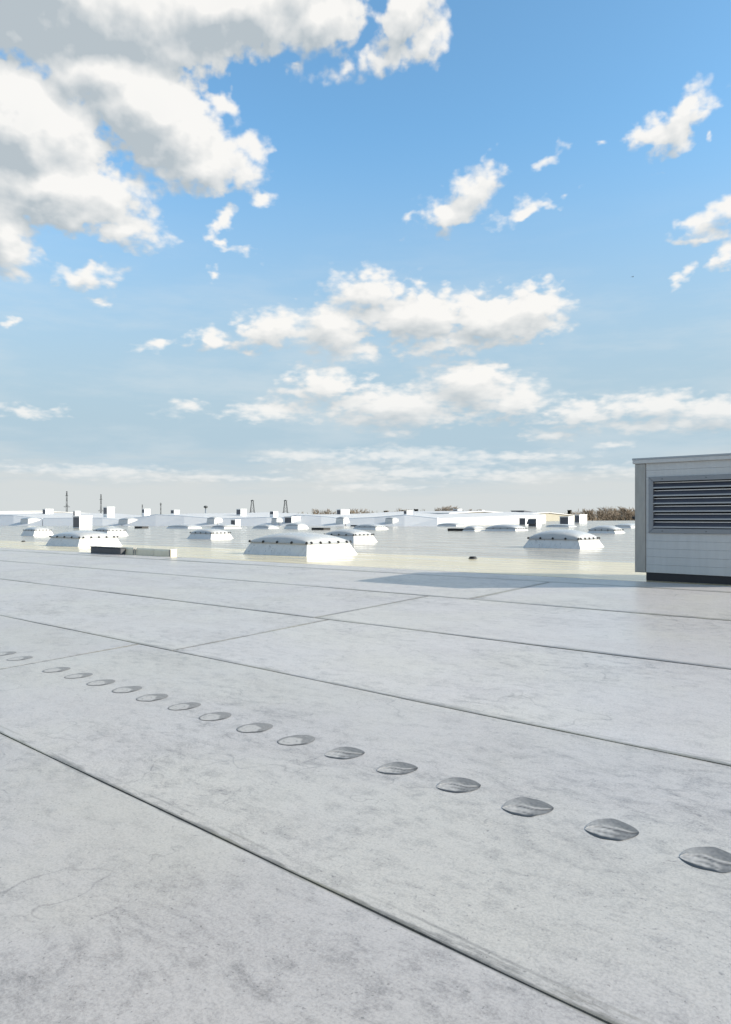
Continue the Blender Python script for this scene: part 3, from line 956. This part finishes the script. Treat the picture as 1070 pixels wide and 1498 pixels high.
vent('far box vent on the skyline left of the leftmost lattice mast', 62.5, 67, 78, 744.5, 753, far_row_depth(67, 78), sink=1.5)
vent('small far box vent with a dark side just above the largest left box vent', 107.5, 110, 118, 747.5, 754.5, far_row_depth(110, 70), sink=1.5)
vent('far box vent on the skyline just right of the second lattice mast', 151.5, 157, 168, 741.5, 752.5, far_row_depth(157, 72), sink=1.5)
vent('far low box vent beside the shortest mast on the skyline', 208, 211.5, 220, 744.5, 750.5, far_row_depth(211, 72), sink=1.5)
vent('tiny far box vent on the gable slope right of the two short masts', 250, 255, 263, 746, 751, far_row_depth(255, 72), sink=1.5)
vent('far box vent on the skyline left of the pointed lattice mast', 346, 352.5, 361, 744.5, 753, far_row_depth(352, 74), sink=1.5)
vent('tiny far box vent between the two pointed lattice masts', 395, 400.5, 407, 748, 752.5, far_row_depth(400, 74), sink=1.5)
vent('far box vent on the skyline in front of the small bare trees near the middle', 493, 499, 511.5, 745, 754.5, far_row_depth(499, 72), sink=1.5)
vent('far box vent on the skyline at the left end of the cream gable', 663, 670, 676, 744.5, 752, 122, sink=1.5)
vent('far pale box vent between the dark conifers on the skyline', 591, 595.5, 604, 747, 752, far_row_depth(595, 74), sink=1.5)

skylight('tiny pale skylight on the far left hall slope', 29, 41, 61, 762, 759.5, 757, 0, far_row_depth(41, 61.5), 1.2)
skylight('tiny pale skylight on the slope left of the gable peak', 172, 187, 205, 764, 760.5, 757.5, 0, far_row_depth(187, 61.2), 1.2)
skylight('tiny pale skylight in the dip between the gables left of the middle', 301, 314, 328, 762, 759, 756, 0, far_row_depth(314, 61.5), 1.2)
skylight('tiny pale skylight on the slope left of the middle box vent', 396, 405, 415, 761.5, 759, 757, 0, far_row_depth(405, 61.5), 1.2)
skylight('tiny pale skylight in the dip right of the middle gable', 490, 503, 513, 761, 758.5, 756, 0, far_row_depth(503, 61.5), 1.2)
skylight('tiny pale skylight on the rightmost gable slope', 562, 575, 585, 762, 759, 757, 0, far_row_depth(575, 61.3), 1.2)


vent('tiny dark box vent on the peak of the cream gable', 701, 706, 708.5, 746.3, 749.5, 116, sink=1.0)


def monitor():
    a = at_depth(767, 753, 150)
    t = thing('roof_monitor', 'slate grey sloping roof monitor rising behind the right cream wall', 'roof', a, ROT)
    L, h0, h1 = 5.5, (753 - 747.5) / F * 150, (753 - 750.5) / F * 150
    vs = [(0, 0, -2), (0, L, -2), (0, L, h1), (0, 0, h0), (-3, 0, -2), (-3, L, -2), (-3, L, h1), (-3, 0, h0)]
    link('wall', MB().add(vs, [(0, 1, 2, 3), (4, 7, 6, 5), (0, 3, 7, 4), (1, 5, 6, 2)]).mesh('wall', MAT['louvre_dark']), t)
    link('roof_sheet', MB().add([(0.1, -0.1, h0 + 0.01), (0.1, L + 0.1, h1 + 0.01), (-3.1, L + 0.1, h1 + 0.01), (-3.1, -0.1, h0 + 0.01), (0.1, -0.1, h0 + 0.1), (0.1, L + 0.1, h1 + 0.1), (-3.1, L + 0.1, h1 + 0.1), (-3.1, -0.1, h0 + 0.1)],
         [(0, 3, 2, 1), (4, 5, 6, 7), (0, 1, 5, 4), (1, 2, 6, 5), (2, 3, 7, 6), (3, 0, 4, 7)]).mesh('roof_sheet', MAT['louvre_dark']), t)


monitor()


# ------------------------------------------------------------------ low dark boxes and small things on the roof
def low_box(name, label, cat, xl, xr, yt, yb, deep, mat, group=None):
    a, ua, va = on_roof(xl, yb)
    X = (xr - CX) / F
    L = -(X * a.y - a.x) / (U.x - X * U.y) if abs(U.x - X * U.y) > 1e-6 else 1.0
    h = max(0.05, (yb - yt) / F * a.y)
    t = thing(name, label, cat, a, ROT, group)
    link('body', MB().box(0, L, 0, deep, -0.03, h * 0.86).mesh('body', MAT[mat], 0.008), t)
    link('lid', MB().box(-0.015, L + 0.015, -0.015, deep + 0.015, h * 0.86 + 0.002, h).mesh('lid', MAT[mat], 0.006), t)
    return t, L, h


low_box('equipment_box', 'dark grey low box lying in front of the left dome skylight', 'box', 133, 176.5, 799, 809, 0.14, 'charcoal')
GB = 'dark boxes for shaded skylight sides on the far wet roof'  # boxes whose black stands for the shaded sides of far skylights
low_box('skylight_shade_box', 'black box for a shaded skylight side, left of the low domes in front of the cream gable', 'box', 655, 680.5, 773, 776.6, 0.8, 'black_rubber', GB)
low_box('skylight_shade_box', 'black box for a shaded skylight side, right of the middle vent, behind the largest dome', 'box', 456, 473.5, 772, 775.2, 0.8, 'black_rubber', GB)
low_box('skylight_shade_box', 'black box for a shaded skylight side, at the foot of the slope, right of the largest left vent', 'box', 197, 208, 770, 773.0, 0.8, 'black_rubber', GB)
low_box('skylight_shade_box', 'short dark box for a shaded skylight side, beside the distant domes right of the middle vent', 'box', 513, 523, 768, 770, 0.8, 'charcoal', GB)


def beige_duct():
    a, ua, va = on_roof(178, 810.5)
    X = (250 - CX) / F
    L = -(X * a.y - a.x) / (U.x - X * U.y)
    h = 10.0 / F * a.y
    t = thing('cable_duct', 'long beige low cable duct lying right of the dark grey box', 'duct', a, ROT)
    n = 3
    for k in range(n):
        x0, x1 = L * k / n, L * (k + 1) / n - 0.012
        prof = [(0.0, -0.03), (0.02, h * 0.8), (0.05, h), (0.12, h * 0.97), (0.15, h * 0.75), (0.16, -0.03)]
        m = len(prof)
        vs = [(x0, y, z) for y, z in prof] + [(x1, y, z) for y, z in prof]
        fs = [(j, m + j, m + j + 1, j + 1) for j in range(m - 1)] + [tuple(range(m)), tuple(range(2 * m - 1, m - 1, -1))]
        link('cover', MB().add(vs, fs).mesh('cover', MAT['beige_cover']), t)
    link('end_plate', MB().box(L - 0.006, L + 0.02, -0.01, 0.165, -0.02, h * 1.06).mesh('end_plate', MAT['beige_cover'], 0.004), t)
    for k in (0.25, 0.29, 0.97):
        link('strap', MB().box(L * k, L * k + 0.035, -0.006, 0.03, -0.02, h * 1.03).mesh('strap', MAT['zinc']), t)


beige_duct()


def drain(label, px, py, w):
    p, u, v = on_roof(px, py)
    t = thing('roof_drain', label, 'drain', p, ROT, 'roof drains')
    r = w / F * p.y / 2
    link('flange', MB().tube((0, 0, -0.01), (0, 0, 0.012), r * 1.25, r * 1.2, 14).mesh('flange', MAT['charcoal']), t)
    me = MB()
    me.tube((0, 0, 0.012), (0, 0, 0.035), r, r, 12).tube((0, 0, 0.036), (0, 0, 0.055), r * 0.98, r * 0.8, 12)
    link('strainer', me.mesh('strainer', MAT['black_rubber']), t)


drain('small black roof drain on the pale strip right of the middle', 692, 817.5, 11)
drain('tiny black roof drain at the far left in front of the small dome', 34.5, 792.6, 5)

# ------------------------------------------------------------------ masts, trees, bird
def beam(mb, a, b, r):
    return mb.tube(a, b, r, r, 4, False)


def lattice_mast(label, px, ytop, depth, base_w, top_w, arms, head=0.0, two_leg=False):
    x = (px - CX) / F * depth
    h = EYE + (HY - ytop) / F * depth
    t = thing('lattice_mast', label, 'mast', (x, depth, 0), 0.3, 'masts on the skyline')
    mb = MB()
    n = 9
    def corner(k, i):
        z = h * k / n
        w = base_w + (top_w - base_w) * k / n
        sx, sy = ((-1, -1), (1, -1), (1, 1), (-1, 1))[i]
        return Vector((sx * w / 2, sy * w / 2, z))
    for k in range(n):
        for i in range(4):
            beam(mb, corner(k, i), corner(k + 1, i), 0.11)
            beam(mb, corner(k, i), corner(k + 1, (i + 1) % 4), 0.06)
            beam(mb, corner(k + 1, i), corner(k + 1, (i + 1) % 4), 0.06)
    link('mast', mb.mesh('mast', MAT['pylon_steel']), t)
    for (f_, w) in arms:
        ab = MB()
        z = h * f_
        beam(ab, (-w, 0, z), (w, 0, z), 0.12)
        beam(ab, (-w, 0, z), (0, 0, z + 0.8), 0.07)
        beam(ab, (w, 0, z), (0, 0, z + 0.8), 0.07)
        link('cross_arm', ab.mesh('cross_arm', MAT['pylon_steel']), t)
    if head:
        link('head', MB().tube((0, 0, h), (0, 0, h + head), top_w * 1.2, top_w * 0.4, 8).mesh('head', MAT['pylon_steel']), t)
    return t


lattice_mast('tallest thin dark mast at the far left of the skyline', 98, 719.5, 330, 0.9, 0.35, [(0.70, 1.3), (0.92, 0.5)], 0.3)
lattice_mast('second thin dark mast, left of the far box vent on the skyline', 148, 724, 330, 0.9, 0.35, [(0.66, 1.1), (0.90, 0.5)], 0.3)
lattice_mast('shortest thin mast behind a low vent on the left skyline', 208.5, 738, 360, 0.6, 0.3, [])
lattice_mast('short thin pole standing right at the left gable peak', 235.5, 736, 360, 0.6, 0.3, [(0.97, 0.5)])
lattice_mast('pointed lattice mast standing right of a far box vent, left of the middle', 369.5, 733, 300, 4.2, 0.7, [(0.72, 1.9)], 0.5)
lattice_mast('pointed lattice mast nearest the middle, above the gable', 418, 733, 300, 4.2, 0.7, [(0.72, 1.9)], 0.5)


def flood_pole():
    d = 260
    x, h = (301.3 - CX) / F * d, EYE + (HY - 742) / F * d
    t = thing('floodlight_pole', 'slim pole with a round dark lamp head on the left skyline', 'lamp pole', (x, d, 0), 0)
    link('pole', MB().tube((0, 0, 0), (0, 0, h), 0.34, 0.26, 8).mesh('pole', MAT['grey_metal']), t)
    link('lamp_head', MB().tube((0, 0, h - 0.2), (0, 0, h + 0.25), 0.6, 0.75, 10).tube((0, 0, h + 0.25), (0, 0, h + 0.55), 0.75, 0.3, 10).mesh('lamp_head', MAT['pylon_steel']), t)


flood_pole()


def bare_tree(seed, height, spread):
    rr = random.Random(seed)
    tr, cr = MB(), MB()
    def grow(p, d, length, r, lev):
        q = p + d * length
        (tr if lev < 2 else cr).tube(p, q, r, r * 0.65, 5 if lev < 2 else 3, True)
        if lev >= 5:
            return
        nk = (4, 4, 4, 3, 3)[lev]
        for k in range(nk):
            w = 2 * math.pi * (k + rr.random()) / nk
            tilt = rr.uniform(0.25, 0.75) * spread
            side = d.orthogonal().normalized()
            side = Matrix.Rotation(w, 3, d) @ side
            nd = (d * math.cos(tilt) + side * math.sin(tilt) + Vector((0, 0, 0.12))).normalized()
            f_ = 1.0 if k == 0 else rr.uniform(0.45, 1.0)
            grow(p + (q - p) * f_, nd, length * rr.uniform(0.55, 0.8), max(r * 0.55, 0.042), lev + 1)
    grow(Vector((0, 0, 0)), Vector((rr.uniform(-0.06, 0.06), rr.uniform(-0.06, 0.06), 1)).normalized(), height * 0.32, height * 0.018, 0)
    top = max(v[2] for v in cr.v)
    for mb in (tr, cr):
        mb.v = [(x * 10.0 / top, y * 10.0 / top, z * 10.0 / top) for x, y, z in mb.v]
    return tr.mesh('trunk', MAT['bark']), cr.mesh('crown', MAT['twig'])


def conifer(seed, height):
    rr = random.Random(seed)
    tr = MB().tube((0, 0, 0), (0, 0, height * 0.95), height * 0.02, 0.03, 6)
    cr = MB()
    for k in range(420):
        f_ = rr.random() ** 0.8
        z = height * (0.12 + 0.86 * f_)
        r = height * 0.22 * (1 - f_) * rr.uniform(0.4, 1.05) + 0.1
        w = rr.uniform(0, 2 * math.pi)
        c = Vector((math.cos(w) * r, math.sin(w) * r, z - r * 0.25))
        o = Vector((math.cos(w), math.sin(w), -0.35)).normalized()
        s_ = o.cross(Vector((0, 0, 1))).normalized() * height * 0.035
        cr.add([c - o * height * 0.07 - s_, c - o * height * 0.07 + s_, c + o * height * 0.05, c - Vector((0, 0, height * 0.03))], [(0, 1, 2), (0, 3, 2), (1, 3, 2)])
    return tr.mesh('trunk', MAT['bark']), cr.mesh('crown', MAT['needle'])


BARE = [bare_tree(s_, 10.0, sp) for s_, sp in ((1, 0.9), (2, 1.1), (3, 1.0), (4, 0.8), (5, 1.15))]
FIR = [conifer(11, 10.0), conifer(12, 10.0)]


def tree(px, ytop, depth, label, group, kind=None, fir=False):
    h = EYE + (HY - ytop) / F * depth
    t = thing('conifer_tree' if fir else 'bare_tree', label, 'tree', ((px - CX) / F * depth, depth, 0), R.uniform(0, 6.28), group)
    k = h / 10.0
    w = R.uniform(0.9, 1.15)
    src = FIR[R.randrange(2)] if fir else BARE[R.randrange(5) if kind is None else kind]
    t.scale = (k * w, k * w, k)
    link('trunk', src[0], t)
    link('crown', src[1], t)


GT = 'bare trees in the grove at right'
for i in range(34):
    px = 836 + i * 5.0 + R.uniform(-2.5, 2.5)
    top = 747.0 - 4.5 * math.sin(min(1.57, max(0, px - 838) / 45.0)) + R.uniform(-3, 6)
    tree(px, top, R.uniform(215, 290), 'leafless brown tree in the dense grove beyond the roof at right', GT)
GM = 'small bare trees on the middle skyline'
ORD = ('first', 'second', 'third', 'fourth', 'fifth', 'sixth', 'seventh', 'eighth')
ROWS = [('between the right pointed mast and the middle far vent', ((441, 749), (449, 748), (456, 749), (464, 747), (471, 745), (479, 748.5), (487, 743.5))),
        ('right of the middle far vent', ((518, 746), (524, 745), (530, 743), (537, 747.5))),
        ('around the dark conifers, left of the cream gable', ((557, 746.5), (572, 747), (579, 744), (586, 742.5), (600, 745))),
        ('just left of the cream gable wall', ((621, 744), (628, 742), (635, 746), (641, 742), (647, 739), (653, 740.5), (660, 745))),
        ('above the left half of the cream gable', ((679, 744.5), (686, 744.5))),
        ('above the right cream wall', ((813, 748), (824, 747.5)))]
for where, spots in ROWS:
    for j, (px, top) in enumerate(spots):
        tree(px, top, R.uniform(235, 300), ORD[j] + ' small leafless tree from left ' + where, GM)
tree(564, 747, 300, 'small dark conifer left of the rightmost gable peak', 'dark conifers on the skyline', fir=True)
tree(609, 744.5, 290, 'dark rounded conifer right of the far pale vent', 'dark conifers on the skyline', fir=True)
tree(590.5, 746, 295, 'dark conifer just left of the far pale vent', 'dark conifers on the skyline', fir=True)
tree(833.5, 746, 250, 'dark rounded conifer at the left end of the grove', 'dark conifers on the skyline', fir=True)


def bird():
    p = at_depth(926, 405, 120)
    t = thing('bird', 'tiny dark bird flying in the blue sky at right', 'bird', p, 0.5)
    link('body', MB().tube((-0.16, 0, 0), (0, 0, 0), 0.02, 0.06, 6).tube((0, 0, 0), (0.17, 0, 0.01), 0.06, 0.02, 6).mesh('body', MAT['black_rubber']), t)
    for sgn in (-1, 1):
        link('wing', MB().add([(-0.06, 0, 0.02), (0.07, 0, 0.02), (0.05, sgn * 0.16, 0.09), (-0.05, sgn * 0.16, 0.08), (-0.08, sgn * 0.36, 0.02), (-0.06, 0, 0.03), (0.07, 0, 0.03), (0.05, sgn * 0.16, 0.10), (-0.05, sgn * 0.16, 0.09), (-0.08, sgn * 0.36, 0.03)],
             [(0, 1, 2, 3), (3, 2, 4), (5, 8, 7, 6), (8, 9, 7)]).mesh('wing', MAT['black_rubber']), t)


bird()
